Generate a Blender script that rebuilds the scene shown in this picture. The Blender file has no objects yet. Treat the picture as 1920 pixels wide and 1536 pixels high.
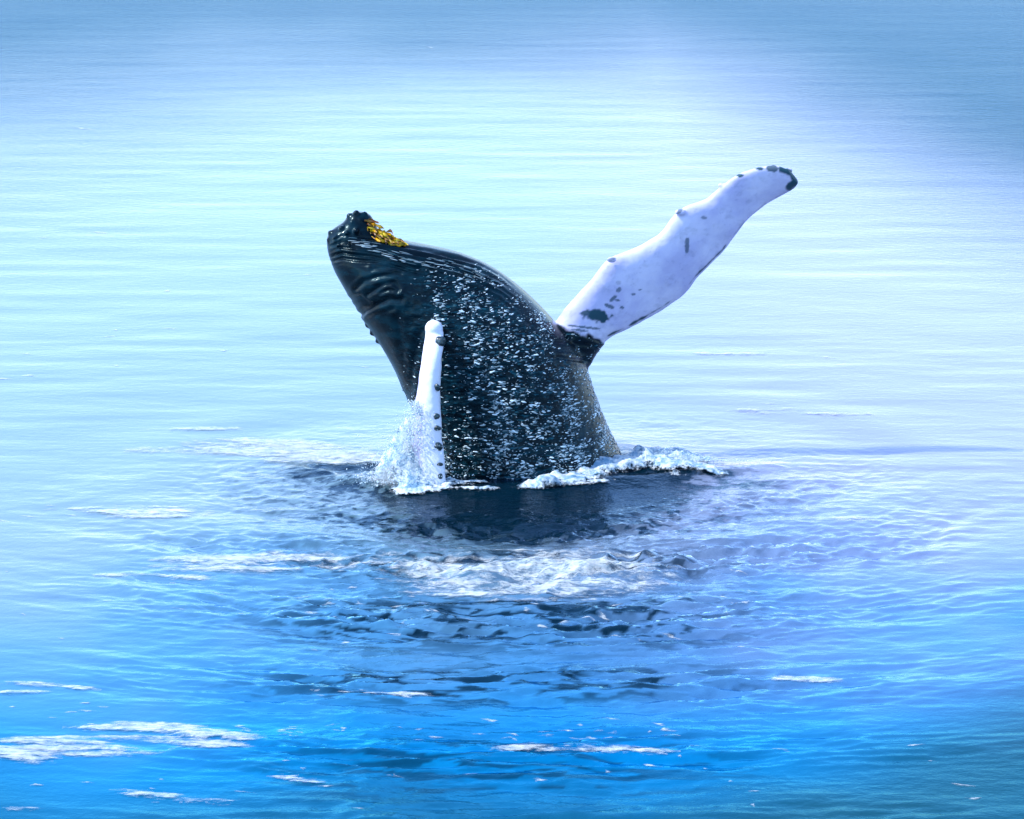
import bpy, bmesh, math, random
import numpy as np
from mathutils import Vector
from mathutils.bvhtree import BVHTree

R = math.radians
rng = np.random.default_rng(7)
random.seed(7)
scene = bpy.context.scene
col = scene.collection

# ------------------------------------------------------------------ camera
CAM_Y, CAM_Z, PITCH, LENS = -80.0, 17.0, R(11.356), 170.0
cam_data = bpy.data.cameras.new('camera')
cam_data.lens = LENS
cam_data.sensor_width = 36
cam_data.clip_start = 1.0
cam_data.clip_end = 20000
cam = bpy.data.objects.new('camera', cam_data)
cam.location = (0, CAM_Y, CAM_Z)
cam.rotation_euler = (math.pi / 2 - PITCH, 0, 0)
col.objects.link(cam)
scene.camera = cam

# ------------------------------------------------------------------ world, sun, exposure
SUN_EL, SUN_AZ = R(50), R(-100)      # azimuth measured from +Y (away from camera), negative = left
world = bpy.data.worlds.new('World')
scene.world = world
world.use_nodes = True
wn = world.node_tree
for n in list(wn.nodes):
    wn.nodes.remove(n)
sky = wn.nodes.new('ShaderNodeTexSky')
sky.sky_type = 'NISHITA'
sky.sun_disc = False
sky.sun_elevation = SUN_EL
sky.sun_rotation = SUN_AZ
sky.air_density = 1.0
sky.dust_density = 0.5
sky.ozone_density = 5.0
bg = wn.nodes.new('ShaderNodeBackground')
bg.inputs['Strength'].default_value = 0.15
wo = wn.nodes.new('ShaderNodeOutputWorld')
wn.links.new(sky.outputs[0], bg.inputs['Color'])
wn.links.new(bg.outputs[0], wo.inputs['Surface'])

sun_data = bpy.data.lights.new('sun', 'SUN')
sun_data.energy = 2.0
sun_data.angle = R(0.5)
sun_data.color = (1.0, 0.965, 0.92)
sun = bpy.data.objects.new('sun', sun_data)
sd = Vector((math.sin(SUN_AZ) * math.cos(SUN_EL), math.cos(SUN_AZ) * math.cos(SUN_EL), math.sin(SUN_EL)))
sun.rotation_euler = sd.to_track_quat('Z', 'Y').to_euler()
sun.location = (-20, 20, 40)
col.objects.link(sun)

scene.view_settings.view_transform = 'Standard'
scene.view_settings.look = 'None'
scene.view_settings.exposure = 1.95
scene.view_settings.gamma = 1
scene.view_settings.use_curve_mapping = False
scene.render.engine = 'CYCLES'
scene.cycles.max_bounces = 6

# ------------------------------------------------------------------ measuring helpers
F = 1920 / 36 * LENS
CP, SP = math.cos(PITCH), math.sin(PITCH)


def ray(px, py):
    a, b = (px - 960) / F, -(py - 768) / F
    return np.array([a, CP + b * SP, -SP + b * CP])


def at(px, py, y=0.0):
    """point of the upright plane Y = y measured at picture position px, py"""
    d = ray(px, py)
    t = (y - CAM_Y) / d[1]
    return np.array([0, CAM_Y, CAM_Z]) + d * t


def on_water(px, py):
    d = ray(px, py)
    t = CAM_Z / -d[2]
    return np.array([0, CAM_Y, CAM_Z]) + d * t


def project(P):
    P = np.asarray(P, float)
    x, y, z = P[..., 0], P[..., 1] - CAM_Y, P[..., 2] - CAM_Z
    dep = y * CP - z * SP
    upc = y * SP + z * CP
    return 960 + F * x / dep, 768 - F * upc / dep


# ------------------------------------------------------------------ noise
def hash3(i, j, k):
    n = (i * 73856093) ^ (j * 19349663) ^ (k * 83492791)
    n = (n ^ (n >> 13)) * 1274126177
    n = n & 0xffffffff
    n = (n ^ (n >> 16)) * 2246822519 & 0xffffffff
    n = n ^ (n >> 13)
    return (n & 0xffff) / 32767.5 - 1.0


def noise(x, y, z=0.0):
    x, y, z = np.broadcast_arrays(np.asarray(x, float), np.asarray(y, float), np.asarray(z, float))
    xi, yi, zi = np.floor(x).astype(np.int64), np.floor(y).astype(np.int64), np.floor(z).astype(np.int64)
    fx, fy, fz = x - xi, y - yi, z - zi
    u, v, w = [f * f * f * (f * (f * 6 - 15) + 10) for f in (fx, fy, fz)]
    r = 0
    for a in (0, 1):
        wx = u if a else 1 - u
        for b in (0, 1):
            wy = v if b else 1 - v
            for c in (0, 1):
                wz = w if c else 1 - w
                r = r + wx * wy * wz * hash3(xi + a, yi + b, zi + c)
    return r


def fbm(x, y, z=0.0, octv=4, gain=0.5):
    s, a, t = 0, 1.0, 0
    for o in range(octv):
        c, d = math.cos(o * 1.1), math.sin(o * 1.1)
        s = s + a * noise((x * c - y * d) * 2 ** o + 17.3 * o, (x * d + y * c) * 2 ** o - 9.1 * o, z * 2 ** o + 3.7 * o)
        t += a
        a *= gain
    return s / t


def smooth(a, b, x):
    t = np.clip((x - a) / (b - a), 0, 1)
    return t * t * (3 - 2 * t)


def poly_dist(u, v, pts):
    """distance to a polyline and the signed side, arrays"""
    best = np.full(np.shape(u), 1e9)
    for (x0, y0), (x1, y1) in zip(pts[:-1], pts[1:]):
        dx, dy = x1 - x0, y1 - y0
        t = np.clip(((u - x0) * dx + (v - y0) * dy) / (dx * dx + dy * dy), 0, 1)
        best = np.minimum(best, np.hypot(u - x0 - t * dx, v - y0 - t * dy))
    return best


# ------------------------------------------------------------------ mesh helpers
def make_mesh(name, V, Fc, smooth_shade=True):
    V = np.asarray(V, np.float32)
    Fc = np.asarray(Fc, np.int32)
    me = bpy.data.meshes.new(name)
    nv, nf, k = len(V), len(Fc), Fc.shape[1]
    me.vertices.add(nv)
    me.vertices.foreach_set('co', V.ravel())
    me.loops.add(nf * k)
    me.loops.foreach_set('vertex_index', Fc.ravel())
    me.polygons.add(nf)
    me.polygons.foreach_set('loop_start', np.arange(nf, dtype=np.int32) * k)
    me.polygons.foreach_set('loop_total', np.full(nf, k, np.int32))
    me.update(calc_edges=True)
    me.validate()
    if smooth_shade:
        me.polygons.foreach_set('use_smooth', np.ones(len(me.polygons), bool))
    return me


def attr(me, name, values):
    a = me.attributes.new(name, 'FLOAT', 'POINT')
    a.data.foreach_set('value', np.asarray(values, np.float32))


def link(name, me, mat=None, parent=None, **props):
    o = bpy.data.objects.new(name, me)
    col.objects.link(o)
    if mat:
        me.materials.clear()
        me.materials.append(mat)
    if parent:
        o.parent = parent
    for k, v in props.items():
        o[k] = v
    return o


def grid_faces(nx, ny):
    i = np.arange(ny - 1)[:, None] * nx + np.arange(nx - 1)[None, :]
    i = i.ravel()
    return np.stack([i, i + 1, i + 1 + nx, i + nx], 1)


def merge(parts):
    V, Q, off = [], [], 0
    for v, q in parts:
        V.append(v)
        Q.append(np.asarray(q) + off)
        off += len(v)
    return np.concatenate(V), np.concatenate(Q)


# ------------------------------------------------------------------ materials
def new_mat(name):
    m = bpy.data.materials.new(name)
    m.use_nodes = True
    nt = m.node_tree
    for n in list(nt.nodes):
        nt.nodes.remove(n)
    out = nt.nodes.new('ShaderNodeOutputMaterial')
    b = nt.nodes.new('ShaderNodeBsdfPrincipled')
    nt.links.new(b.outputs[0], out.inputs[0])
    return m, nt, b


def N(nt, typ, **kw):
    n = nt.nodes.new('ShaderNode' + typ)
    for k, v in kw.items():
        setattr(n, k, v)
    return n


def math_node(nt, op, a, b=None, c=None, clamp=False):
    n = N(nt, 'Math', operation=op, use_clamp=clamp)
    for i, s in enumerate((a, b, c)):
        if s is None:
            continue
        if isinstance(s, (int, float)):
            n.inputs[i].default_value = s
        else:
            nt.links.new(s, n.inputs[i])
    return n.outputs[0]


def mixc(nt, fac, a, b):
    n = N(nt, 'Mix', data_type='RGBA')
    for s, i in ((fac, 0), (a, 6), (b, 7)):
        if isinstance(s, (int, float)):
            n.inputs[i].default_value = s
        elif isinstance(s, tuple):
            n.inputs[i].default_value = (*s, 1)
        else:
            nt.links.new(s, n.inputs[i])
    return n.outputs[2]


def tex_noise(nt, scale, detail=4, stretch=(1, 1, 1), rough=0.55, shift=(0, 0, 0)):
    tc = N(nt, 'TexCoord')
    mp = N(nt, 'Mapping')
    mp.inputs['Scale'].default_value = stretch
    mp.inputs['Location'].default_value = shift
    nt.links.new(tc.outputs['Object'], mp.inputs[0])
    n = N(nt, 'TexNoise')
    n.inputs['Scale'].default_value = scale
    n.inputs['Detail'].default_value = detail
    n.inputs['Roughness'].default_value = rough
    nt.links.new(mp.outputs[0], n.inputs['Vector'])
    return n.outputs['Fac']


def attr_node(nt, name):
    return N(nt, 'Attribute', attribute_name=name).outputs['Fac']


def ramp(nt, fac, a, b):
    n = N(nt, 'MapRange', interpolation_type='SMOOTHSTEP')
    nt.links.new(fac, n.inputs[0])
    n.inputs[1].default_value = a
    n.inputs[2].default_value = b
    return n.outputs[0]


# water: sky sheen, corner darkening and whale reflection painted into its colours, the surface mirrors the sky
m_water = bpy.data.materials.new('sea_water')
m_water.use_nodes = True
nt = m_water.node_tree
nt.nodes.clear()
sky_sheen, teal, grey, lav = [attr_node(nt, q) for q in ('sky_sheen', 'teal', 'grey', 'lav')]
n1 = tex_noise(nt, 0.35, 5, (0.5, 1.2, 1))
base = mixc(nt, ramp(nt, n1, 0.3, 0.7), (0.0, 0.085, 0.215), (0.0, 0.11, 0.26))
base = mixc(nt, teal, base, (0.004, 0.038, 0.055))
sheen_col = mixc(nt, lav, (0.085, 0.152, 0.185), (0.13, 0.145, 0.22))
base = mixc(nt, sky_sheen, base, sheen_col)
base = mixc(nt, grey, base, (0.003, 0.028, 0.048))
base = mixc(nt, attr_node(nt, 'reflection_dark'), base, (0.0, 0.006, 0.012))
tint = mixc(nt, sky_sheen, (0.05, 0.56, 0.88), mixc(nt, lav, (0.86, 0.815, 0.92), (0.94, 0.84, 0.97)))
tint = mixc(nt, math_node(nt, 'MULTIPLY', attr_node(nt, 'reflection_dark'), 0.55), tint, (0.20, 0.42, 0.55))
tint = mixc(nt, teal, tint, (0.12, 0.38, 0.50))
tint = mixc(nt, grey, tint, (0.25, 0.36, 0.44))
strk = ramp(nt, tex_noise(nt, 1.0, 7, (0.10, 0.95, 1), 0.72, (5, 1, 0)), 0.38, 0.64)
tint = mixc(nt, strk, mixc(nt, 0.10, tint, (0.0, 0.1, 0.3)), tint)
rg = N(nt, 'MapRange')
nt.links.new(attr_node(nt, 'rough'), rg.inputs[0])
rg.inputs[3].default_value = 0.03
rg.inputs[4].default_value = 0.26
f1 = tex_noise(nt, 5.5, 4, (0.8, 1.0, 1))
f2 = tex_noise(nt, 22.0, 3, (0.8, 1.0, 1))
hsum = math_node(nt, 'ADD', math_node(nt, 'MULTIPLY', f1, 1.0), math_node(nt, 'MULTIPLY', f2, 0.18))
bp = N(nt, 'Bump')
bp.inputs['Distance'].default_value = 0.05
st = math_node(nt, 'ADD', math_node(nt, 'MULTIPLY_ADD', attr_node(nt, 'rough'), 0.30, 0.10), math_node(nt, 'MULTIPLY', attr_node(nt, 'ruffle'), 0.50))
nt.links.new(st, bp.inputs['Strength'])
nt.links.new(hsum, bp.inputs['Height'])
dif = N(nt, 'BsdfDiffuse')
glo = N(nt, 'BsdfGlossy')
nt.links.new(base, dif.inputs['Color'])
nt.links.new(tint, glo.inputs['Color'])
nt.links.new(rg.outputs[0], glo.inputs['Roughness'])
fr = N(nt, 'Fresnel')
fr.inputs['IOR'].default_value = 1.42
mxs = N(nt, 'MixShader')
out = N(nt, 'OutputMaterial')
for q in (dif, glo, fr):
    nt.links.new(bp.outputs[0], q.inputs['Normal'])
nt.links.new(fr.outputs[0], mxs.inputs[0])
nt.links.new(dif.outputs[0], mxs.inputs[1])
nt.links.new(glo.outputs[0], mxs.inputs[2])
nt.links.new(mxs.outputs[0], out.inputs[0])

# whale skin
m_skin, nt, b = new_mat('whale_skin')
white, dark, rub = attr_node(nt, 'white'), attr_node(nt, 'dark'), attr_node(nt, 'rub')
mot = tex_noise(nt, 2.2, 6, (1, 1, 2.6), 0.65)
mot2 = tex_noise(nt, 7.5, 5, (1, 1, 3.2), 0.65, (3, 1, 5))
blk = mixc(nt, ramp(nt, mot, 0.42, 0.66), (0.0005, 0.003, 0.006), (0.001, 0.012, 0.020))
sp = math_node(nt, 'MULTIPLY', ramp(nt, mot2, 0.52, 0.68), rub)
blk = mixc(nt, sp, blk, (0.006, 0.055, 0.085))
mot3 = tex_noise(nt, 1.3, 5, (1, 1, 1), 0.6, (9, 2, 1))
mot4 = tex_noise(nt, 14, 4, (1, 1, 1), 0.6, (4, 8, 1))
wht = mixc(nt, ramp(nt, mot3, 0.4, 0.66), (0.34, 0.34, 0.52), (0.45, 0.45, 0.60))
wht = mixc(nt, math_node(nt, 'MULTIPLY', ramp(nt, mot4, 0.60, 0.72), 0.35), wht, (0.19, 0.21, 0.36))
wht = mixc(nt, attr_node(nt, 'pale'), wht, (0.52, 0.54, 0.64))
cc = mixc(nt, white, blk, wht)
cc = mixc(nt, dark, cc, (0.015, 0.045, 0.065))
nt.links.new(cc, b.inputs['Base Color'])
b.inputs['IOR'].default_value = 1.24
b.inputs['Specular IOR Level'].default_value = 0.34
b.inputs['Specular Tint'].default_value = (0.45, 0.85, 1.0, 1)
b.inputs['Coat Weight'].default_value = 0.05
b.inputs['Coat Roughness'].default_value = 0.08
nt.links.new(math_node(nt, 'MULTIPLY_ADD', white, 0.18, 0.27), b.inputs['Roughness'])
bn1 = tex_noise(nt, 13, 5, (1, 1, 2.4), 0.65, (1, 5, 2))
bn2 = tex_noise(nt, 45, 3, (1, 1, 1.5), 0.6)
bp = N(nt, 'Bump')
bp.inputs['Distance'].default_value = 0.04
bst = math_node(nt, 'MULTIPLY_ADD', rub, 0.5, 0.08)
nt.links.new(bst, bp.inputs['Strength'])
nt.links.new(math_node(nt, 'ADD', bn1, math_node(nt, 'MULTIPLY', bn2, 0.25)), bp.inputs['Height'])
nt.links.new(bp.outputs[0], b.inputs['Normal'])

# foam: white with coverage breaking up at its edges
m_foam, nt, b = new_mat('sea_foam')
cov = attr_node(nt, 'cover')
fa = tex_noise(nt, 9, 6, (0.5, 1, 1), 0.7)
fb = tex_noise(nt, 2.5, 4, (0.6, 1.4, 1), 0.6, (5, 2, 1))
fc = mixc(nt, ramp(nt, fa, 0.35, 0.65), (0.28, 0.37, 0.43), (0.54, 0.57, 0.57))
fc = mixc(nt, math_node(nt, 'MULTIPLY', ramp(nt, fb, 0.45, 0.7), 0.45), fc, (0.25, 0.25, 0.25))
nt.links.new(fc, b.inputs['Base Color'])
b.inputs['Roughness'].default_value = 0.55
fbp = N(nt, 'Bump')
fbp.inputs['Distance'].default_value = 0.06
fbp.inputs['Strength'].default_value = 0.8
nt.links.new(fa, fbp.inputs['Height'])
nt.links.new(fbp.outputs[0], b.inputs['Normal'])
al = math_node(nt, 'MULTIPLY_ADD', math_node(nt, 'SUBTRACT', fa, 0.5), 1.6, cov)
fl2 = tex_noise(nt, 5, 6, (1.0, 3.2, 1), 0.75, (1, 7, 3))
al = math_node(nt, 'MULTIPLY_ADD', math_node(nt, 'SUBTRACT', fl2, 0.5), 3.0, al)
nt.links.new(math_node(nt, 'MULTIPLY', ramp(nt, al, 0.0, 1.25), 0.72), b.inputs['Alpha'])

m_white, nt, b = new_mat('white_water')
wa = tex_noise(nt, 6, 5, (1, 1, 1), 0.65)
nt.links.new(mixc(nt, ramp(nt, wa, 0.38, 0.62), (0.10, 0.22, 0.34), (0.48, 0.53, 0.56)), b.inputs['Base Color'])
b.inputs['Roughness'].default_value = 0.4
wbp = N(nt, 'Bump')
wbp.inputs['Distance'].default_value = 0.05
wbp.inputs['Strength'].default_value = 0.9
nt.links.new(tex_noise(nt, 16, 6, (1, 1, 1), 0.7, (2, 3, 4)), wbp.inputs['Height'])
nt.links.new(wbp.outputs[0], b.inputs['Normal'])
cov = attr_node(nt, 'cover')
wb = tex_noise(nt, 12, 5, (1, 1, 1), 0.7)
nt.links.new(ramp(nt, math_node(nt, 'MULTIPLY_ADD', math_node(nt, 'SUBTRACT', wb, 0.5), 2.4, cov), 0.1, 0.8), b.inputs['Alpha'])

m_drop, nt, b = new_mat('water_drops')
tone = attr_node(nt, 'tone')
nt.links.new(mixc(nt, tone, (0.004, 0.04, 0.06), (0.45, 0.56, 0.62)), b.inputs['Base Color'])
b.inputs['Roughness'].default_value = 0.12
b.inputs['IOR'].default_value = 1.333

m_weed, nt, b = new_mat('seaweed_frond')
ge = tex_noise(nt, 9, 4, (1, 1, 2))
ge2 = attr_node(nt, 'tone')
c1 = mixc(nt, ramp(nt, ge, 0.4, 0.6), (0.62, 0.30, 0.003), (0.46, 0.36, 0.008))
nt.links.new(mixc(nt, ge2, c1, (0.10, 0.028, 0.003)), b.inputs['Base Color'])
b.inputs['Roughness'].default_value = 0.35

m_knob, nt, b = new_mat('dark_knob')
kn = tex_noise(nt, 25, 4)
nt.links.new(mixc(nt, ramp(nt, kn, 0.4, 0.65), (0.003, 0.012, 0.018), (0.012, 0.04, 0.055)), b.inputs['Base Color'])
b.inputs['Roughness'].default_value = 0.3

# ------------------------------------------------------------------ sea surface
BX, BY = on_water(985, 868)[:2]      # centre of the whale's waterline
CREST = np.array([on_water(*p)[:2] for p in ((560, 884), (640, 903), (720, 914), (800, 921), (900, 925), (1000, 921),
                                           (1100, 913), (1200, 908), (1290, 898), (1350, 886), (1460, 875))])
HUMP = np.array([on_water(*p)[:2] for p in ((1060, 893), (1120, 884), (1190, 880), (1250, 884))])


def sea_fields(x, y):
    r = np.hypot(x - BX, (y - BY))
    ang_front = smooth(4.0, -3.0, y - BY)
    px, py = project(np.stack([x, y, np.zeros_like(x)], -1))
    # disturbed water in front of the whale
    dist = np.exp(-((x - BX - 0.3) / 4.6) ** 2) * smooth(1.5, -2.0, y - BY) * np.exp(-np.clip(-(y - BY) - 6, 0, 99) / 14)
    dist = dist + 0.6 * np.exp(-(np.clip(r - 1.5, 0, 99) / 2.2) ** 2)
    dist = np.clip(dist * (0.75 + 0.5 * fbm(x * 0.35, y * 0.18, 5.0, 3)), 0, 1)
    return r, dist, px, py


def sea_height(x, y, fields=None):
    r, dist, px, py = fields if fields is not None else sea_fields(x, y)
    ang_front = smooth(6.0, -3.0, y - BY)
    wob = fbm(x * 0.25, y * 0.25, 2.0, 3)
    near = np.exp(-(np.hypot((x) / 60, (y + 5) / 110)) ** 2)
    h = 0.004 * fbm(x * 0.14, y * 0.28, 1.0, 3) * 2 * near
    h = h + 0.0052 * fbm(x * 0.45, y * 1.4, 9.0, 3) * 2 * near
    # rings running out from the animal
    ring = np.sin(2 * math.pi * (r + 1.3 * wob) / 3.1 + 0.6)
    h = h + 0.042 * ring * np.exp(-(np.clip(r - 6, 0, 99) / 6)) * (0.12 + 0.88 * ang_front * np.exp(-((x - BX) / 6) ** 2)) * smooth(3.2, 6.0, r)
    # wavelets
    w = 0.034 * fbm(x * 0.9 + wob, y * 2.0, 3.0, 3) + 0.020 * (1 - 2 * np.abs(fbm(x * 2.1, y * 3.0 + wob, 6.0, 3)))
    th_ = np.arctan2(x - BX, -(y - BY))
    wp = 0.066 * fbm(th_ * 10, r * 2.2, 33.0, 4, 0.6) + 0.046 * (1 - 2 * np.abs(fbm(th_ * 14, r * 2.6 + wob, 36.0, 3)))
    w = 0.55 * w + wp * (0.25 + 0.75 * smooth(2.2, 5.0, r)) * (0.7 + 0.5 * np.sin(2 * math.pi * (r + wob) / 3.6))
    w = w * (1 + 0.9 * smooth(7, 10, r))
    h = h + w * dist * 1.6 * (0.42 + 1.2 * smooth(4.2, 6.2, r + 0.8 * wob))
    # surge round the body: crest line and the hump at its right
    dc = poly_dist(x, y, CREST)
    side = np.interp(x, CREST[:, 0], CREST[:, 1])
    inside = smooth(-0.12, 0.2, y - side)
    fade = smooth(-4.5, -2.5, x) * smooth(5.2, 3.0, x)
    h = h + fade * (0.10 * np.exp(-(dc / 0.32) ** 2) + 0.06 * inside * np.exp(-(np.clip(r - 1.5, 0, 9) / 1.4) ** 2))
    dh = poly_dist(x, y, HUMP)
    h = h + 0.16 * np.exp(-(dh / 0.42) ** 2) * (0.8 + 0.35 * fbm(x * 1.5, y * 1.5, 4.0, 3))
    # wavelets on the left of the flipper
    lx, ly = on_water(660, 882)[:2]
    h = h + 0.05 * np.exp(-((x - lx) / 1.0) ** 2 - ((y - ly) / 1.1) ** 2) * (1 - 2 * np.abs(fbm(x * 2.2, y * 1.7, 8.0, 3)))
    return h


def axis(segs):
    out = []
    for a, bb, step in segs:
        n = max(1, int(round((bb - a) / step)))
        out.append(np.linspace(a, bb, n, endpoint=False))
    out.append(np.array([segs[-1][1]]))
    return np.concatenate(out)


gx = axis([(-6000, -600, 900), (-600, -60, 60), (-60, -15, 3), (-15, -6, 0.12), (-6, 7, 0.035), (7, 15, 0.12), (15, 60, 3), (60, 600, 60), (600, 6000, 900)])
gy = axis([(-2000, -200, 300), (-200, -45, 12), (-45, -32, 1), (-32, -20, 0.09), (-20, 3, 0.05), (3, 12, 0.1), (12, 60, 0.25), (60, 130, 1.2), (130, 800, 30), (800, 8000, 700)])
X, Y = np.meshgrid(gx, gy)
fl = sea_fields(X, Y)
H = sea_height(X, Y, fl)
r_, dist_, PX, PY = fl
me = make_mesh('water', np.stack([X, Y, H], -1).reshape(-1, 3), grid_faces(len(gx), len(gy)))
PXc, PYc = np.clip(PX, -4000, 6000), np.clip(PY, -500, 4000)
wv = fbm(X * 0.10, Y * 0.05, 12.0, 4)
wv2 = fbm(X * 0.22, Y * 0.12, 22.0, 4)
# pale sky sheen painted into the colour: strong beyond the whale, little in front
Yn = Y + 3.0 * wv2 + 2.5 * wv
sky_sheen_ = smooth(-17.5, -2.5, Y + 4.5 * wv2 + 4.5 * wv - 0.6 * np.clip(X, -7, 0) - 0.3 * np.clip(X, 0, 9))
teal_ = smooth(-17.0, -23.5, Y + 3 * wv2 + 3 * wv - 1.5 * np.clip(X - 1.7, 0, 9))  # darkening of the near corners, painted into the water as teal
grey_ = smooth(24, 74, Y + 8 * wv + 3.2 * np.clip(X - 4, 0, 20) + 1.2 * np.clip(-X - 5, 0, 12))  # vignette darkening of far water and upper corners, painted into the colour
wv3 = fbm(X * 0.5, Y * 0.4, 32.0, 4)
attr(me, 'sky_sheen', sky_sheen_.ravel())
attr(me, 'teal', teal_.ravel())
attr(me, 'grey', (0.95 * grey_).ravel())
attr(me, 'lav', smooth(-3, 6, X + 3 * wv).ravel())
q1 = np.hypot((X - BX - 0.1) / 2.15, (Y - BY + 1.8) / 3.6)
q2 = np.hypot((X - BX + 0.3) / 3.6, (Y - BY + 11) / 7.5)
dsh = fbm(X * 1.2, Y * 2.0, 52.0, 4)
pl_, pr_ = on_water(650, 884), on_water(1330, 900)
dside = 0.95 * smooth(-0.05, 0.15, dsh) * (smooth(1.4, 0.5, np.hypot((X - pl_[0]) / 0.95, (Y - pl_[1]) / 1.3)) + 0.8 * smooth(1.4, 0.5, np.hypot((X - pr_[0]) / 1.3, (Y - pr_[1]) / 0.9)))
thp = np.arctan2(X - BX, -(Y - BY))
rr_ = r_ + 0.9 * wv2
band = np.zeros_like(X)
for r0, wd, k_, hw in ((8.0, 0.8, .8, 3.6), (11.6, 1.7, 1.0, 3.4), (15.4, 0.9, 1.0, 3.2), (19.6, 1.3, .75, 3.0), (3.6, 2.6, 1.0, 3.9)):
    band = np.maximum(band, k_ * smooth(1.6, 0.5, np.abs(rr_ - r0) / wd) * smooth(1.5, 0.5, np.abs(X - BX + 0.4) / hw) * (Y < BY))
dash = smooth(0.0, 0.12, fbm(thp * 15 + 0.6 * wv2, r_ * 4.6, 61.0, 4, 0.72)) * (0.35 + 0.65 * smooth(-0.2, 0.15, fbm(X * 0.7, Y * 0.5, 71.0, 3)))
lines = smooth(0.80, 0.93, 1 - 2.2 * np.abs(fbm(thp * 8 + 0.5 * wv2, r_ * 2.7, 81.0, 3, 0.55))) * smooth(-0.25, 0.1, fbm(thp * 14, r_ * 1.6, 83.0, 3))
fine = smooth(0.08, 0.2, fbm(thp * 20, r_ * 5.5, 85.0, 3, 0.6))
dside = dside + band * np.clip(1.0 * lines + 0.85 * fine + 0.30 * dash, 0, 0.95)  # dark ripple streaks added as darker water colour
attr(me, 'reflection_dark', np.clip(1.0 * smooth(1.35, 0.75, q1 + 0.25 * wv3) + dside + 0.32 * dist_ * smooth(1.6, 0.4, q2 / 1.3 + 0.3 * wv3), 0, 1).ravel())  # whale's dark reflection and ripples painted into the water colour
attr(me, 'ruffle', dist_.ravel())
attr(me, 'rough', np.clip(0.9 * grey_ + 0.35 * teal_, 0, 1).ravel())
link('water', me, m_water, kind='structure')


# ------------------------------------------------------------------ whale
def catmull(P, n):
    P = np.asarray(P, float)
    Q = np.vstack([2 * P[0] - P[1], P, 2 * P[-1] - P[-2]])
    out = []
    for i in range(len(P) - 1):
        p0, p1, p2, p3 = Q[i:i + 4]
        for k in range(n):
            t = k / n
            out.append(0.5 * ((2 * p1) + (-p0 + p2) * t + (2 * p0 - 5 * p1 + 4 * p2 - p3) * t * t + (-p0 + 3 * p1 - 3 * p2 + p3) * t ** 3))
    out.append(P[-1])
    return np.array(out)


def loft(L, Rr, D, nseg=48, power=2.0):
    """closed skin through rings spanned by L..R with half thickness vector D"""
    n = len(L)
    th = np.linspace(0, 2 * math.pi, nseg, endpoint=False)
    ct, st_ = np.cos(th), np.sin(th)
    ct = np.sign(ct) * np.abs(ct) ** (2 / power)
    st_ = np.sign(st_) * np.abs(st_) ** (2 / power)
    V = []
    for i in range(n):
        c, a = (L[i] + Rr[i]) / 2, (Rr[i] - L[i]) / 2
        V.append(c + ct[:, None] * a + st_[:, None] * D[i])
    V = np.concatenate(V)
    tris = []
    for i in range(n - 1):
        for j in range(nseg):
            k = (j + 1) % nseg
            tris += [(i * nseg + j, i * nseg + k, (i + 1) * nseg + k), (i * nseg + j, (i + 1) * nseg + k, (i + 1) * nseg + j)]
    c0, c1 = len(V), len(V) + 1
    V = np.vstack([V, (L[0] + Rr[0]) / 2, (L[-1] + Rr[-1]) / 2])
    for j in range(nseg):
        k = (j + 1) % nseg
        tris += [(c0, k, j), (c1, (n - 1) * nseg + j, (n - 1) * nseg + k)]
    return V, np.array(tris)


def ball(c, r, sub=2, sq=(1, 1, 1)):
    bm = bmesh.new()
    bmesh.ops.create_icosphere(bm, subdivisions=sub, radius=1)
    V = np.array([v.co[:] for v in bm.verts]) * r * np.array(sq) + np.asarray(c)
    T = np.array([[v.index for v in f.verts] for f in bm.faces])
    bm.free()
    return V, T


# body rings: left px, right px, depth centre y, half depth
RINGS = [
    ((838, 1080), (1235, 1080), 0.3, 1.75), ((822, 985), (1205, 985), 0.1, 1.68),
    ((812, 915), (1182, 895), 0.0, 1.60), ((800, 850), (1163, 850), 0.0, 1.55), ((786, 795), (1138, 795), 0.0, 1.50),
    ((766, 748), (1118, 742), -0.02, 1.46), ((742, 700), (1102, 695), -0.04, 1.42), ((714, 650), (1080, 648), -0.06, 1.38),
    ((690, 610), (1042, 606), -0.08, 1.32), ((666, 572), (1008, 570), -0.10, 1.24), ((644, 538), (968, 534), -0.12, 1.14),
    ((627, 510), (918, 500), -0.14, 1.00), ((617, 484), (862, 477), -0.16, 0.84), ((613, 462), (806, 464), -0.18, 0.66),
    ((614, 444), (758, 454), -0.20, 0.48), ((624, 430), (716, 437), -0.22, 0.32), ((643, 417), (704, 420), -0.24, 0.24),
    ((653, 404), (696, 405), -0.25, 0.17), ((664, 397), (686, 398), -0.25, 0.09)]
L = catmull([at(*a, y) for a, c, y, d in RINGS], 4)
Rr = catmull([at(*c, y) for a, c, y, d in RINGS], 4)
Dd = catmull([(0, d, 0) for a, c, y, d in RINGS], 4)
body = loft(L, Rr, Dd, 64, 2.15)

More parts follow.
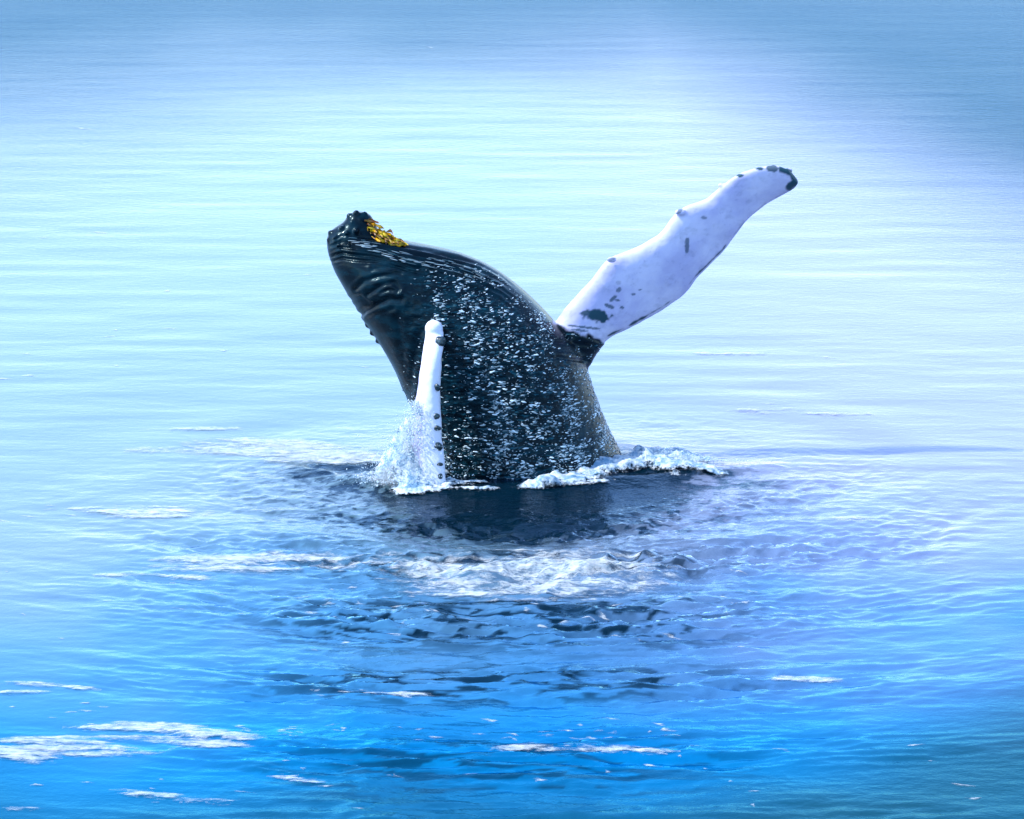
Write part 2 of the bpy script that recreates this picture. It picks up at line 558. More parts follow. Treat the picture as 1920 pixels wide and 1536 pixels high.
# raised flipper: upper edge px, lower edge px, y of centre, half thickness
UP = [(1030, 655), (1042, 616), (1064, 582), (1090, 552), (1118, 520), (1146, 487), (1188, 471), (1236, 443), (1264, 409), (1286, 391), (1324, 378), (1344, 360), (1376, 334), (1414, 318), (1452, 313), (1478, 319)]
LO = [(1090, 700), (1118, 654), (1140, 630), (1172, 614), (1208, 595), (1246, 573), (1284, 543), (1304, 518), (1330, 493), (1353, 469), (1379, 436), (1410, 400), (1442, 377), (1468, 363), (1487, 353), (1496, 342)]
n = len(UP)
fu, fl_, fd = [], [], []
for i, (u, l) in enumerate(zip(UP, LO)):
    s = i / (n - 1)
    yc = 0.05 + 0.5 * math.sin(s * 2.6)
    chord = math.hypot(u[0] - l[0], u[1] - l[1]) * 0.009
    a, bb = at(*u, yc - 0.28 * chord), at(*l, yc + 0.28 * chord)
    fu.append(a)
    fl_.append(bb)
    ax = at(*(UP[min(i + 1, n - 1)]), yc) - at(*(UP[max(i - 1, 0)]), yc)
    nn = np.cross(bb - a, ax)
    nn = nn / np.linalg.norm(nn)
    fd.append(nn * (0.26 * (1 - s) ** 0.7 + 0.055))
UPk = 0.02
fu, fl_ = [a + (a - b_) * UPk for a, b_ in zip(fu, fl_)], [b_ + (b_ - a) * UPk for a, b_ in zip(fu, fl_)]
fin_up = loft(catmull(fu, 4), catmull(fl_, 4), catmull(fd, 4), 40, 2.1)

# near flipper: hangs from the shoulder and enters the water towards the viewer
NL = [(808, 640, -1.0), (797, 609, -1.42), (793, 630, -1.62), (789, 665, -1.72), (784, 705, -1.78), (779, 745, -1.83), (771, 790, -1.88), (768, 835, -1.94), (768, 880, -2.0), (772, 925, -2.08), (794, 975, -2.2), (806, 1010, -2.3)]
NR = [(845, 645, -1.0), (826, 607, -1.36), (833, 630, -1.52), (830, 665, -1.60), (828, 705, -1.66), (826, 745, -1.70), (828, 790, -1.76), (832, 835, -1.82), (836, 880, -1.9), (838, 925, -1.98), (836, 975, -2.1), (826, 1010, -2.2)]
NL = [(a + (4 if c < 720 else 2), c, y + 0.12) for a, c, y in NL]
NR = [(a - 2, c, y - 0.25 * min(1, (c - 600) / 60)) for a, c, y in NR]
nl = catmull([at(a, c, y) for a, c, y in NL], 4)
nr = catmull([at(a, c, y) for a, c, y in NR], 4)
nd = []
for i in range(len(nl)):
    s = i / (len(nl) - 1)
    th = 0.05 + 0.16 * math.sin(math.pi * min(1, s * 0.85 + 0.12))
    nd.append(np.array([0.35, 1.0, 0.1]) * th)
fin_near = loft(nl, nr, np.array(nd), 28, 1.9)

lumps = [ball(at(813, 616, -1.55), .155, 3)]
for px, py, y, r in ((620, 437, -0.3, .055), (617, 450, -0.35, .05), (628, 447, -0.5, .045), (640, 428, -0.42, .05), (655, 405, -0.3, .055), (668, 400, -0.36, .06),
                    (684, 402, -0.32, .055), (660, 418, -0.42, .05), (676, 414, -0.42, .05), (690, 418, -0.38, .045), (650, 437, -0.55, .045), (668, 433, -0.56, .05),
                    (632, 460, -0.62, .04), (655, 455, -0.72, .04), (690, 610, -0.2, .06), (698, 625, -0.25, .06), (708, 640, -0.2, .06), (681, 594, -0.1, .05)):
    lumps.append(ball(at(px, py, y), r, 2))
for px, py, y, r in ((1147, 487, -0.05, .07), (1275, 398, 0.2, .075), (1352, 347, 0.35, .05), (1390, 329, 0.4, .06), (1422, 318, 0.42, .06), (1450, 315, 0.42, .065), (1478, 320, 0.42, .06)):
    lumps.append(ball(at(px, py, y), r, 2, (1.3, 1, 0.8)))
V, T = merge([body, fin_up, fin_near] + lumps)
raw = make_mesh('raw', V, T, False)
tmp = bpy.data.objects.new('tmp', raw)
col.objects.link(tmp)
md = tmp.modifiers.new('r', 'REMESH')
md.mode = 'VOXEL'
md.voxel_size = 0.021
ms = tmp.modifiers.new('s', 'SMOOTH')
ms.factor = 0.5
ms.iterations = 7
dg = bpy.context.evaluated_depsgraph_get()
wm = bpy.data.meshes.new_from_object(tmp.evaluated_get(dg))
bpy.data.objects.remove(tmp)
bpy.data.meshes.remove(raw)
wm.name = 'body'
nv = len(wm.vertices)
co = np.empty(nv * 3, np.float32)
wm.vertices.foreach_get('co', co)
co = co.reshape(-1, 3).astype(float)
no = np.empty(nv * 3, np.float32)
wm.vertices.foreach_get('normal', no)
no = no.reshape(-1, 3).astype(float)
u, v = project(co)

# which skin belongs to which flipper
def bvh(m):
    return BVHTree.FromPolygons([tuple(p) for p in m[0]], [tuple(int(i) for i in t) for t in m[1]])


bb_, bn_ = bvh(body), bvh(fin_near)
isn = np.zeros(nv)
cand = np.where((u > 755) & (u < 860) & (v > 590) & (co[:, 1] < -1.0))[0]
for i in cand:
    p = Vector(co[i])
    d1 = bn_.find_nearest(p)[3]
    d2 = bb_.find_nearest(p)[3]
    isn[i] = 1.0 if ((d1 < 0.05 and d1 < d2 * 0.8) or (p - Vector(at(813, 616, -1.55))).length < 0.19) else 0.0
TOPU = [600, 640, 700, 765, 810, 860, 900, 940, 975, 1005, 1030, 1045]
TOPV = [455, 436, 440, 456, 463, 474, 489, 510, 540, 572, 595, 612]
edge = 607 + (u - 1040) * 0.36 + 9 * fbm(u / 14, v / 14, 0, 3)
isu = smooth(4, -4, v - edge) * (u > 1036)
isu = np.where((u < 1050) & (v > 612), 0, isu)
isu = np.where((u > 1135) & (v < 700), 1, isu)
white_ = np.clip(isn + isu, 0, 1)
# pigment: dark trailing edge, tip, spots
lo_d = poly_dist(u, v, LO[2:])
dk = smooth(5.0, 2.0, lo_d + 3.0 + 3.5 * fbm(u / 18, v / 18, 3, 3)) * (u > 1130)
tipd = poly_dist(u, v, [(1466, 318), (1484, 326), (1494, 338), (1480, 352)])
dk = np.maximum(dk, smooth(9, 4, tipd + 3 * fbm(u / 8, v / 8, 1, 2)) * (u > 1400))
def spot(cx, cy, rx, ry, ang=0, k=0.9, fr=10):
    c, s = math.cos(R(ang)), math.sin(R(ang))
    du, dv = u - cx, v - cy
    q = np.hypot((du * c + dv * s) / rx, (-du * s + dv * c) / ry) + 0.55 * fbm(u / fr, v / fr, cx, 3)
    return smooth(1.15, 0.8, q) * k
for sp_ in ((1122, 594, 26, 11, 8, 1), (1104, 588, 16, 5, 5, .9), (1150, 560, 8, 4, -40, .8), (1160, 545, 6, 4, -40, .7), (1142, 574, 8, 3, 20, .8), (1166, 577, 5, 3, 0, .8),
            (1158, 563, 6, 2.5, 10, .8), (1187, 552, 4, 2, 0, .7), (1200, 544, 4, 2, -20, .7), (1288, 460, 4, 13, 4, .75), (1320, 408, 5, 2.5, 0, .6), (1160, 530, 5, 4, 0, .3),
            (1145, 486, 9, 3, -15, .7), (1275, 396, 8, 4, -40, .75), (1388, 329, 6, 3, 0, 1), (1424, 316, 10, 4, 0, 1), (1450, 316, 12, 6, 0, .9), (1475, 321, 9, 5, 30, 1),
            (1100, 614, 34, 2.2, 6, .8), (1085, 619, 20, 2, 8, .8)):
    dk = np.maximum(dk, spot(*sp_))
dk = dk * white_
ns = fbm(u / 9, v / 16, 21, 4)
dk = np.maximum(dk, isn * smooth(0.05, 0.3, ns) * smooth(797, 784, u) * smooth(700, 760, v) * 0.6)
dk = np.maximum(dk, isu * smooth(0.10, 0.5, fbm(u / 22, v / 14, 31, 5, 0.7)) * 0.18)
topv = np.interp(u, TOPU, TOPV)
t = v - topv
onbody = 1 - white_
# throat pleats fanning back from the snout
pz = smooth(2, 8, t) * smooth(66, 40, t - 0.04 * (u - 700)) * smooth(612, 640, u) * smooth(985, 850, u) * onbody
ph = t / (10.5 + 0.006 * (u - 620)) + 0.25 * fbm(u / 60, v / 20, 7, 2)
groove = -(0.5 - 0.5 * np.cos(2 * math.pi * ph)) ** 0.7
d = 0.075 * groove * pz * (0.65 + 0.7 * fbm(u / 40, v / 9, 11, 3))
# folds round the mouth corner
for pts, w, dep in ((((668, 541), (684, 527), (706, 519), (735, 515), (752, 512)), 4, .05), (((690, 552), (704, 543), (722, 532), (738, 530), (748, 542)), 4, .045),
                    (((668, 600), (685, 583), (704, 573), (728, 562), (752, 562)), 5, .07), (((714, 549), (730, 543), (746, 548)), 3, .035),
                    (((690, 598), (712, 585), (738, 578)), 4, .03), (((660, 560), (676, 556), (690, 566)), 4, .03), (((700, 505), (740, 499), (790, 503)), 4, .03),
                    (((1060, 618), (1090, 626), (1125, 640)), 3, .03), (((1045, 670), (1075, 674), (1103, 677)), 3, .05), (((1040, 640), (1080, 645), (1115, 650)), 3, .02),
                    (((790, 622), (775, 680), (768, 735)), 6, .05), (((745, 600), (752, 650), (762, 700)), 7, .03)):
    dd = poly_dist(u, v, pts)
    dep = dep * 0.6 * (0.6 + 0.5 * fbm(u / 16, v / 16, dep * 90, 2))
    d = d + onbody * (-dep * np.exp(-(dd / w) ** 2) + dep * 0.5 * np.exp(-((dd - 2.2 * w) / (1.2 * w)) ** 2))
# lumpy, scarred flank: shallow dents drawn out sideways
zz = co[:, 2]
lump = fbm(co[:, 0] * 3.2 + 0.4 * co[:, 1], zz * 7.5, co[:, 1] * 3.2, 4, 0.6)
flank = smooth(720, 830, u) * smooth(30, 70, t) * onbody
d = d + flank * (1 - 0.7 * smooth(1020, 1100, u)) * (0.020 * lump + 0.012 * (1 - 2 * np.abs(noise(co[:, 0] * 7, zz * 20, co[:, 1] * 7))))
d = d + onbody * 0.03 * fbm(co[:, 0] * 1.1, zz * 1.1, co[:, 1] * 1.1, 2) * smooth(0, 25, t)
d = d + white_ * (0.018 * fbm(co[:, 0] * 2.5, zz * 2.5, co[:, 1] * 2.5, 4) + 0.010 * isn * fbm(co[:, 0] * 7, zz * 7, co[:, 1] * 7, 2))
co = co + no * d[:, None]
wm.vertices.foreach_set('co', co.astype(np.float32).ravel())
wm.update()
wm.polygons.foreach_set('use_smooth', np.ones(len(wm.polygons), bool))
attr(wm, 'white', white_)
attr(wm, 'pale', isn * smooth(784, 800, u + 0.0 * v))  # sunlit white of the near flipper painted into its skin colour
attr(wm, 'dark', np.clip(dk, 0, 1))
attr(wm, 'rub', np.clip(flank * (0.55 + 0.45 * smooth(760, 980, u)) * (1 - 0.75 * smooth(1030, 1110, u)), 0, 1))

whale = bpy.data.objects.new('humpback_whale', None)
col.objects.link(whale)
whale.location = (BX, BY, 0)
whale['label'] = 'dark humpback whale bursting out of the sea, one long white flipper raised to the right'
whale['category'] = 'whale'
for p in (wm,):
    p.transform(__import__('mathutils').Matrix.Translation((-BX, -BY, 0)))
bo = link('body', wm, m_skin, whale)
wv_no = np.empty(nv * 3, np.float32)
wm.vertices.foreach_get('normal', wv_no)
wv_no = wv_no.reshape(-1, 3)

# knobs (tubercles) on the near flipper's leading edge
def knob_mesh(seed, r):
    V, T = ball((0, 0, 0), r, 3)
    q = V / r
    V = V * (1 + 0.40 * fbm(q[:, 0] * 1.5 + seed, q[:, 1] * 1.5, q[:, 2] * 1.5, 3))[:, None]
    V[:, 2] *= 0.85
    return make_mesh('tubercle', V, T)


tree = BVHTree.FromPolygons([tuple(c) for c in co], [tuple(p.vertices) for p in wm.polygons])
cam_p = Vector((0, CAM_Y, CAM_Z))
def hit(px, py):
    h = tree.ray_cast(cam_p, Vector(ray(px, py)).normalized())
    return h[0], h[1]
nrv, nlv = project(nr)[1], project(nl)[1]
for k, (edge_, py, r) in enumerate(((0, 641, .085), (0, 725, .062), (0, 777, .062), (0, 806, .070), (0, 838, .075), (0, 866, .060), (0, 886, .05), (1, 770, .04), (1, 800, .045), (1, 830, .05))):
    A_, B_ = (nr, nl) if edge_ == 0 else (nl, nr)
    i_ = 6 + int(np.argmin(np.abs((nrv if edge_ == 0 else nlv)[6:] - py)))
    p = A_[i_] * 0.86 + B_[i_] * 0.14 + np.array([0, -0.09, 0])
    o = link('tubercle', knob_mesh(k * 3.1, r), m_knob, whale)
    o.location = p - np.array((BX, BY, 0))
    o.scale = (rng.uniform(0.7, 1.15), rng.uniform(0.8, 1.2), rng.uniform(0.6, 1.35))
    o.rotation_euler = (rng.uniform(-0.6, 0.6), rng.uniform(-0.6, 0.6), rng.uniform(0, 3))


# ------------------------------------------------------------------ blobs of water as one mesh
def ico_unit(sub):
    bm = bmesh.new()
    bmesh.ops.create_icosphere(bm, subdivisions=sub, radius=1)
    V = np.array([q.co[:] for q in bm.verts])
    T = np.array([[q.index for q in f.verts] for f in bm.faces])
    bm.free()
    return V, T


def blobs(name, C_, A, B_, Cc, tone, mat, sub=1, **props):
    """ellipsoids with centres C_ and the three half-axes A, B_, Cc (n,3)"""
    U, T = ico_unit(sub)
    U = U * (1 + 0.0 * U)
    jit = 1 + 0.10 * rng.standard_normal((len(C_), len(U), 1)).clip(-1.5, 1.5)
    V = C_[:, None, :] + (U[None, :, 0:1] * A[:, None, :] + U[None, :, 1:2] * B_[:, None, :] + U[None, :, 2:3] * Cc[:, None, :]) * jit
    Fc = (T[None] + (np.arange(len(C_)) * len(U))[:, None, None]).reshape(-1, 3)
    me = make_mesh(name, V.reshape(-1, 3), Fc)
    attr(me, 'tone', np.repeat(tone, len(U)))
    return link(name, me, mat, **props)


# water flecks over the flank, wet-skin glints painted into their pale tone
pu, pv = u, v
dens = 0.30 * smooth(740, 860, u) + 0.45 * smooth(1000, 1060, u) + 1.0 * np.exp(-((u - (930 + (v - 520) * 0.24)) / 75) ** 2) * smooth(40, 90, t) \
    + 0.7 * np.exp(-(t / 26) ** 2) * smooth(860, 930, u) + 0.5 * smooth(700, 850, v) * smooth(820, 900, u)
dens = dens * np.where(u > 890, smooth(3, 16, t), smooth(18, 40, t)) * (u < 1165) * onbody * (no[:, 1] < 0.1) * (zz > 0.05) * np.where((v < 690) & (u > 1040), 0.15, 1)
dens = dens * (0.28 + 0.72 * smooth(-0.12, 0.3, fbm(co[:, 0] * 3.6 + 0.5 * zz, zz * 0.7, 3, 4))) * (0.3 + 0.7 * smooth(-0.2, 0.2, noise(co[:, 0] * 8, zz * 9, 1)))
cd = np.cumsum(np.clip(dens, 0, None))
nf = 7800
ids = np.searchsorted(cd, rng.random(nf) * cd[-1])
cpt, cn = co[ids], wv_no[ids].astype(float)
tan = np.cross(cn, (0, 0, 1.0))
tan /= np.linalg.norm(tan, axis=1)[:, None] + 1e-6
bit = np.cross(cn, tan)
ca = rng.normal(0, 0.22, nf)
ta = tan * np.cos(ca)[:, None] + bit * np.sin(ca)[:, None]
ba = np.cross(cn, ta)
size = 0.0076 * np.exp(rng.normal(0, 0.7, nf)).clip(0.35, 3.0)
asp = rng.uniform(1.0, 2.6, nf)
blobs('water_glint', cpt + cn * 0.003, ta * (size * asp)[:, None], ba * (size * 0.62)[:, None], cn * (size * 0.45)[:, None],
      np.clip(rng.beta(0.5, 0.9, nf) * 1.2, 0, 1), m_drop, 2, kind='stuff')

# thin pale water streaks painted as highlights along the throat pleats
for_c, fa_, fb_, fcn = [], [], [], []
for k in range(75):
    su = rng.uniform(640, 900)
    stv = np.interp(su, TOPU, TOPV) + rng.uniform(6, 24) + 14 * smooth(640, 740, su)
    p1_, n1_ = hit(su, stv)
    lnp = rng.uniform(8, 26)
    p2_, n2_ = hit(su + lnp, stv + lnp * (np.interp(su + 30, TOPU, TOPV) - np.interp(su - 10, TOPU, TOPV)) / 40 + rng.normal(0, 0.5))
    if p1_ is None or p2_ is None or (p2_ - p1_).length > 0.6:
        continue
    dv_ = np.array(p2_ - p1_) / 2
    sd_ = np.cross(dv_ / np.linalg.norm(dv_), np.array(n1_))
    for_c.append(np.array(p1_ + p2_) / 2 + 0.006 * np.array(n1_))
    fa_.append(dv_)
    fb_.append(sd_ * rng.uniform(0.004, 0.010))
    fcn.append(np.array(n1_) * 0.008)
blobs('pleat_highlight', np.array(for_c), np.array(fa_), np.array(fb_), np.array(fcn), rng.uniform(0.0, 0.5, len(for_c)), m_drop, 2, kind='stuff')

# ------------------------------------------------------------------ foam
def foam_sheet(name, ells, mat, lift=0.012, amp=0.02, sx=0.022, sy=0.05, seed=0.0, freq=(0.9, 2.2), gain=1.0, mask=None, extra=None, **props):
    """ragged foam lying on the sea; ells: (px, py, half width px, half height px, tilt deg, strength)"""
    cs = []
    for e in ells:
        for a, c in ((-1, -1), (1, -1), (-1, 1), (1, 1)):
            cs.append(on_water(e[0] + 1.25 * a * e[2], e[1] + 1.4 * c * e[3] + (45 if c > 0 else 0) + 1.25 * a * e[2] * math.tan(R(e[4])))[:2])
    cs = np.array(cs)
    x0, y0 = cs.min(0)
    x1, y1 = cs.max(0)
    xs, ys = np.arange(x0, x1, sx), np.arange(y0, y1, sy)
    XX, YY = np.meshgrid(xs, ys)
    SH = sea_height(XX, YY)
    uu, vv = project(np.stack([XX, YY, SH], -1))
    vv = vv - amp * 45
    env = np.zeros_like(XX)
    for cx, cy, rx, ry, ang, k in ells:
        dv = (vv - cy) - (uu - cx) * math.tan(R(ang))
        q = np.hypot((uu - cx) / rx, dv / ry)
        env = np.maximum(env, k * smooth(1.15, 0.25, q))
    nz = fbm(XX * freq[0] * 1.3 + 0.5 * YY + seed, YY * freq[1], seed, 6, 0.68)
    st2 = fbm(XX * freq[0] * 0.6 + seed, YY * freq[1] * 2.4, seed + 4, 4, 0.6)
    cover = 0.85 * env * gain + 1.5 * nz * (env > 0.02) + 1.2 * st2 * (env > 0.02) - 0.1
    cover = np.clip(cover, -0.5, 1.2) * smooth(0, 0.3, env)
    if mask is not None:
        cover = cover * mask(XX, YY, uu, vv)
    hh = SH + lift + amp * np.clip(cover, 0, 1) * (0.6 + 0.6 * fbm(XX * 3.2 + seed, YY * 3.2, seed + 2, 4, 0.45) * 2)
    if extra is not None:
        hh = hh + extra(XX, YY)
    V = np.stack([XX, YY, hh], -1).reshape(-1, 3)
    Fq = grid_faces(len(xs), len(ys))
    cf = cover.ravel()
    keep = cf[Fq].max(1) > 0.05
    Fq = Fq[keep]
    if not len(Fq):
        return
    used = np.unique(Fq)
    mp = -np.ones(len(V), int)
    mp[used] = np.arange(len(used))
    me = make_mesh(name, V[used], mp[Fq])
    attr(me, 'cover', np.clip(cf[used], 0, 1))
    return link(name, me, mat, **props)


PATCHES = [
    ([(500, 842, 210, 21, 1, 1.5), (600, 854, 150, 17, 1, 1.4), (300, 843, 120, 7, 0, 1), (650, 866, 90, 12, 2, 1)], 'long white foam sheet running left from the hanging flipper'),
    ([(270, 960, 140, 13, 0, 1.4), (180, 956, 60, 6, 2, 1), (330, 963, 80, 6, -2, .6)], 'spindle shaped white foam streak left of the whale\'s reflection'),
    ([(470, 1046, 220, 14, -1, 1.35), (420, 1066, 160, 12, 0, 1.35), (330, 1080, 110, 8, 3, 1.2), (220, 1079, 60, 5, -2, 1)], 'white foam streaks in three rows left of the pale ring'),
    ([(1000, 1075, 290, 48, 1, 1.5), (800, 1064, 190, 28, 2, 1.2), (1120, 1066, 150, 40, 0, 1.3), (900, 1102, 190, 26, 3, 1.1), (680, 1062, 140, 14, 3, .9)], 'broad pale crackled foam lying in front of the whale'),
    ([(270, 1365, 170, 11, 2, 1.5), (400, 1378, 100, 10, 3, 1.3)], 'upper band of the grey foam at the lower left'),
    ([(150, 1400, 180, 20, 1, 1.6), (330, 1390, 170, 11, 2, 1.4), (40, 1412, 80, 24, 3, 1.3)], 'widest band of grey foam at the lower left edge'),
    ([(330, 1496, 130, 9, 6, .7), (60, 1520, 60, 6, 3, .5), (420, 1502, 40, 5, 4, .5)], 'thin broken foam streak along the bottom left'),
    ([(1080, 1402, 140, 8, 1, .8), (1200, 1408, 110, 7, 2, .7), (960, 1404, 50, 5, 0, .7)], 'broken pale foam streak in the near water, right of centre'),
    ([(720, 1303, 90, 5, 0, .9)], 'narrow white foam streak below the dark ripples'),
    ([(60, 1283, 70, 5, 2, .9), (40, 1298, 60, 4, 0, .8), (150, 1290, 40, 4, 5, .8)], 'pair of short white foam streaks near the left edge'),
    ([(560, 1462, 60, 5, 5, .8)], 'small slanted foam streak in the near teal water'),
    ([(400, 803, 160, 4, -1, .8), (560, 798, 90, 3, 0, .8)], 'faint thin foam line farther out left of the whale'),
    ([(1500, 775, 190, 5, 0, .55), (1440, 768, 90, 4, -1, .5)], 'faint foam line farther out right of the whale'),
    ([(1360, 664, 130, 3.5, 0, .6)], 'thin foam line beyond the raised flipper'),
    ([(1600, 975, 110, 14, 1, .5)], 'faint foam smear right of the whale\'s ripples'),
    ([(1530, 1275, 60, 6, 2, .6), (1470, 1272, 30, 4, 0, .5)], 'small foam smear in the blue water at the right'),
]
for i, (e, lab) in enumerate(PATCHES):
    foam_sheet('foam_patch', e, m_foam, gain=0.62 if i == 3 else 1.0, amp=0.008 if i == 3 else 0.02, seed=3.7 * i + 1.3, label=lab, category='foam', group='foam patches drifting on the sea')

# countless small flecks of foam
fl_c = []
for cx, cy, rx, ry, nn_ in ((960, 700, 960, 60, 10), (300, 1130, 300, 90, 14), (700, 1130, 160, 30, 22), (1000, 1375, 260, 40, 40), (100, 1330, 120, 40, 12), (550, 1370, 120, 18, 24), (960, 1470, 900, 60, 26),
                        (1000, 1180, 420, 60, 30), (260, 660, 260, 60, 9), (60, 960, 80, 20, 10), (1200, 1120, 250, 60, 20), (1500, 1420, 300, 60, 16), (700, 1300, 120, 12, 14), (90, 455, 120, 20, 3), (250, 550, 70, 6, 2), (800, 88, 30, 3, 1), (540, 517, 60, 3, 2), (100, 262, 110, 30, 2)):
    for k in range(int(nn_ * 0.65 + 0.6)):
        fl_c.append((cx + rng.uniform(-1, 1) * rx, cy + rng.normal(0, 0.45) * ry, rng.uniform(4, 22), rng.uniform(0.9, 2.2), rng.normal(3, 4)))
Vs, Fs, Cs, off = [], [], [], 0
for cx, cy, rx, ry, ang in fl_c:
    cx, cy = min(max(cx, -20), 1940), min(max(cy, 20), 1550)
    k = 14
    th = np.linspace(0, 2 * math.pi, k, endpoint=False)
    rr = 1 + 0.28 * np.sin(th * 3 + cx) + 0.2 * rng.standard_normal(k)
    ring1 = [on_water(cx + rx * q * math.cos(a), cy + ry * q * math.sin(a) + rx * q * math.cos(a) * math.tan(R(ang))) for a, q in zip(th, rr)]
    ring0 = [on_water(cx + 0.5 * rx * q * math.cos(a), cy + 0.5 * ry * q * math.sin(a) + 0.5 * rx * q * math.cos(a) * math.tan(R(ang))) for a, q in zip(th, rr)]
    P = np.array(ring1 + ring0 + [on_water(cx, cy)])
    P[:, 2] = sea_height(P[:, 0], P[:, 1]) + np.r_[np.full(k, 0.004), np.full(k, 0.010), 0.012]
    Vs.append(P)
    Cs.append(np.r_[np.full(k, 0.0), np.full(k, 0.45), 0.7])
    for j in range(k):
        j2 = (j + 1) % k
        Fs += [(off + j, off + j2, off + k + j2), (off + j, off + k + j2, off + k + j), (off + k + j, off + k + j2, off + 2 * k)]
    off += 2 * k + 1
me = make_mesh('foam_flecks', np.concatenate(Vs), np.array(Fs))
attr(me, 'cover', np.concatenate(Cs))
link('foam_flecks', me, m_foam, kind='stuff')

# ------------------------------------------------------------------ white water round the whale
foam_sheet('white_water', [(1090, 886, 100, 12, -12, 1.4), (1180, 866, 120, 17, -6, 1.6), (1265, 862, 75, 24, 4, 1.7), (1060, 899, 90, 9, -6, 1.3), (1320, 876, 50, 9, 10, 1.2), (1225, 852, 50, 11, 0, 1.4)], m_white,
           lift=0.02, amp=0.13, sx=0.018, sy=0.03, seed=41, freq=(1.6, 2.6), gain=1.2, kind='thing',
           label='white churned wave breaking against the right side of the whale', category='wave')
foam_sheet('foam_line', [(900, 915, 100, 4, 1, 1.0), (1010, 910, 110, 6, -5, 1.1), (1100, 903, 100, 5, -4, 1.0), (860, 906, 60, 7, 0, .9)], m_white,
           lift=0.015, amp=0.05, sx=0.018, sy=0.03, seed=51, freq=(1.6, 2.6), gain=1.0,
           label='thin white foam line along the foot of the whale', category='foam', group='foam patches drifting on the sea')
foam_sheet('splash', [(745, 897, 70, 20, 0, 1.2), (790, 880, 55, 30, 0, 1.2), (720, 890, 50, 10, -20, .9), (815, 905, 50, 14, 0, 1)], m_white,
           lift=0.02, amp=0.12, sx=0.018, sy=0.03, seed=61, freq=(1.8, 2.6), gain=1.2,
           label='pale splash of white water at the foot of the hanging flipper', category='splash')


MX, MY = on_water(776, 908)[:2]


def mound(x, y):
    q = np.hypot((x - MX) / 0.42, (y - MY) / 0.55)
    q2 = np.hypot((x - MX + 0.35) / 0.45, (y - MY) / 0.5)
    n_ = 1 - 2 * np.abs(fbm(x * 2.6, y * 2.6, 5, 4))
    return (0.85 * np.exp(-q ** 2 * 1.3) + 0.28 * np.exp(-q2 ** 2)) * (0.85 + 0.25 * n_)


foam_sheet('splash', [(776, 900, 62, 34, 0, 1.3), (748, 900, 50, 24, 0, 1.2)], m_white, lift=0.0, amp=0.02, sx=0.014, sy=0.02, seed=71,
           gain=1.6, extra=mound, label='pale cone of white water thrown up against the hanging flipper', category='splash')


def spray(name, cn_, pts_fn, n_, rmin, rmax, tone_lo=0.8, **props):
    P = pts_fn(n_)
    r = rmin + (rmax - rmin) * rng.random(n_) ** 3
    dr = rng.standard_normal((n_, 3))
    dr /= np.linalg.norm(dr, axis=1)[:, None]
    A = dr * (r * 1.5)[:, None]
    Bq = np.cross(dr, (0.3, 0.1, 1.0))
    Bq /= np.linalg.norm(Bq, axis=1)[:, None]
    Cq = np.cross(dr, Bq)
    blobs(name, P, A, Bq * r[:, None], Cq * r[:, None], rng.uniform(tone_lo, 1, n_), m_drop, 1, **props)


def left_cone(n_):
    t_ = rng.random(n_) ** 1.5          # 0 base .. 1 top
    px = 742 + 40 * t_ + rng.normal(0, 1, n_) * (36 * (1 - t_) + 7)
    px = px + 20 * (1 - t_)
    py = 905 - 150 * t_ + rng.normal(0, 5, n_)
    yy = -2.0 + rng.normal(0, 0.22, n_)
    return np.array([at(a, c, d_) for a, c, d_ in zip(px, py, yy)])


def right_top(n_):
    px = rng.normal(1240, 60, n_)
    py = 866 - np.abs(rng.normal(0, 11, n_)) * np.exp(-((px - 1260) / 70) ** 2) - 2
    yy = rng.normal(-0.1, 0.3, n_)
    return np.array([at(a, c, d_) for a, c, d_ in zip(px, py, yy)])


def mist(pts, dens_, label):
    parts_ = [ball(at(px, py, y), rr, 3, (1, 0.8, 1)) for px, py, y, rr in pts]
    Vm, Tm = merge(parts_)
    Vm = Vm + 0.10 * np.stack([fbm(Vm[:, 0] * 3, Vm[:, 1] * 3, Vm[:, 2] * 3 + q_, 3) for q_ in (0, 5, 9)], 1)
    om = link('mist', make_mesh('mist', Vm, Tm), None, kind='stuff')
    mdm = om.modifiers.new('r', 'REMESH')
    mdm.mode = 'VOXEL'
    mdm.voxel_size = 0.05
    m = bpy.data.materials.new('mist')
    m.use_nodes = True
    t_ = m.node_tree
    t_.nodes.clear()
    o_ = t_.nodes.new('ShaderNodeOutputMaterial')
    pv_ = t_.nodes.new('ShaderNodeVolumePrincipled')
    pv_.inputs['Color'].default_value = (0.72, 0.84, 0.97, 1)
    nz_ = tex_noise(t_, 5, 4, (1, 1, 0.5), 0.6)
    t_.links.new(math_node(t_, 'MULTIPLY', ramp(t_, nz_, 0.38, 0.68), dens_), pv_.inputs['Density'])
    t_.links.new(pv_.outputs[0], o_.inputs['Volume'])
    om.data.materials.append(m)


mist([(745, 900, -1.95, .38), (765, 870, -1.95, .33), (775, 835, -1.95, .24), (780, 800, -1.95, .16), (722, 908, -1.95, .24)], 5.0, '')
spray('spray', None, left_cone, 9000, 0.003, 0.012, kind='stuff')
spray('spray', None, right_top, 3500, 0.003, 0.012, kind='stuff')

# ------------------------------------------------------------------ seaweed on the snout
weed = bpy.data.objects.new('seaweed', None)
col.objects.link(weed)
w0 = at(715, 445, -0.3)
weed.location = w0
weed['label'] = 'ragged yellow-green seaweed draped beside the tip of the whale\'s snout'
weed['category'] = 'seaweed'


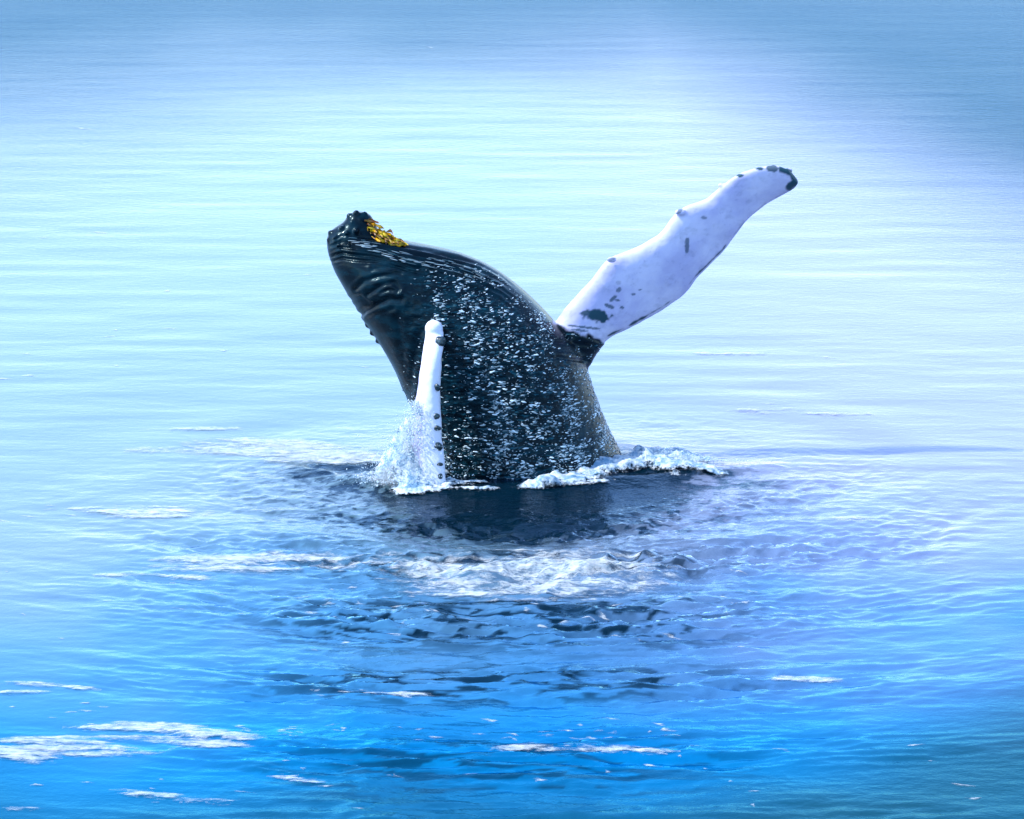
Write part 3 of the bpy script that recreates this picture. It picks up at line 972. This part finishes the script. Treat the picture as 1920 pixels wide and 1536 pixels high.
def frond(p0, p1, w, bend, tone, seed):
    n_ = 9
    a, c = at(*p0), at(*p1)
    dirv = c - a
    side = np.cross(dirv, (0, 1, 0))
    side /= np.linalg.norm(side)
    rows = []
    tn = []
    for i in range(n_):
        s = i / (n_ - 1)
        wd = w * (math.sin(math.pi * (0.12 + 0.86 * s)) ** 0.8) * (1 + 0.35 * math.sin(s * 11 + seed))
        mid = a + dirv * s + side * bend * math.sin(math.pi * s) + np.array([0, -0.05 * math.sin(math.pi * s + seed), 0])
        for j in (-1, 0, 1):
            rows.append(mid + side * wd * j + np.array([0, -0.02 * (1 - abs(j)) + 0.012 * math.sin(9 * s + j + seed), 0]))
            tn.append(np.clip(tone + 0.5 * (s > 0.75) + 0.25 * math.sin(7 * s + seed + j), 0, 1))
    V = np.array(rows)
    back = V + np.array([0, 0.012, 0])
    F4 = []
    for i in range(n_ - 1):
        for j in (0, 1):
            q = i * 3 + j
            F4.append((q, q + 1, q + 4, q + 3))
            q2 = q + len(V)
            F4.append((q2 + 3, q2 + 4, q2 + 1, q2))
        for e0 in (0, 2):
            q = i * 3 + e0
            F4.append((q, q + 3, q + 3 + len(V), q + len(V)))
    me = make_mesh('frond', np.vstack([V, back]) - w0, np.array(F4))
    attr(me, 'tone', tn + tn)
    link('frond', me, m_weed, weed)


for i in range(80):
    s = rng.random()
    bx_, by_ = 687 + 64 * s, 414 + 38 * s ** 0.8
    ln = rng.uniform(16, 32)
    an = R(rng.normal(30, 10)) if s > 0.12 else R(rng.uniform(-10, 60))
    off_ = rng.uniform(-7, 13) * (1 - 0.75 * s)
    p0 = (bx_ - 6 + rng.normal(0, 2), by_ + off_ + 2)
    p1 = (min(p0[0] + ln * math.cos(an), 766), min(p0[1] + ln * math.sin(an), 459))
    yy = -0.36 - 0.22 * rng.random() * (1 - 0.2 * s)
    frond((p0[0], p0[1], yy + 0.1), (p1[0], p1[1], yy), rng.uniform(0.016, 0.034), rng.normal(0, 0.03), rng.choice([0, 0, 0.3, 0.6, 1.0]), rng.uniform(0, 6))
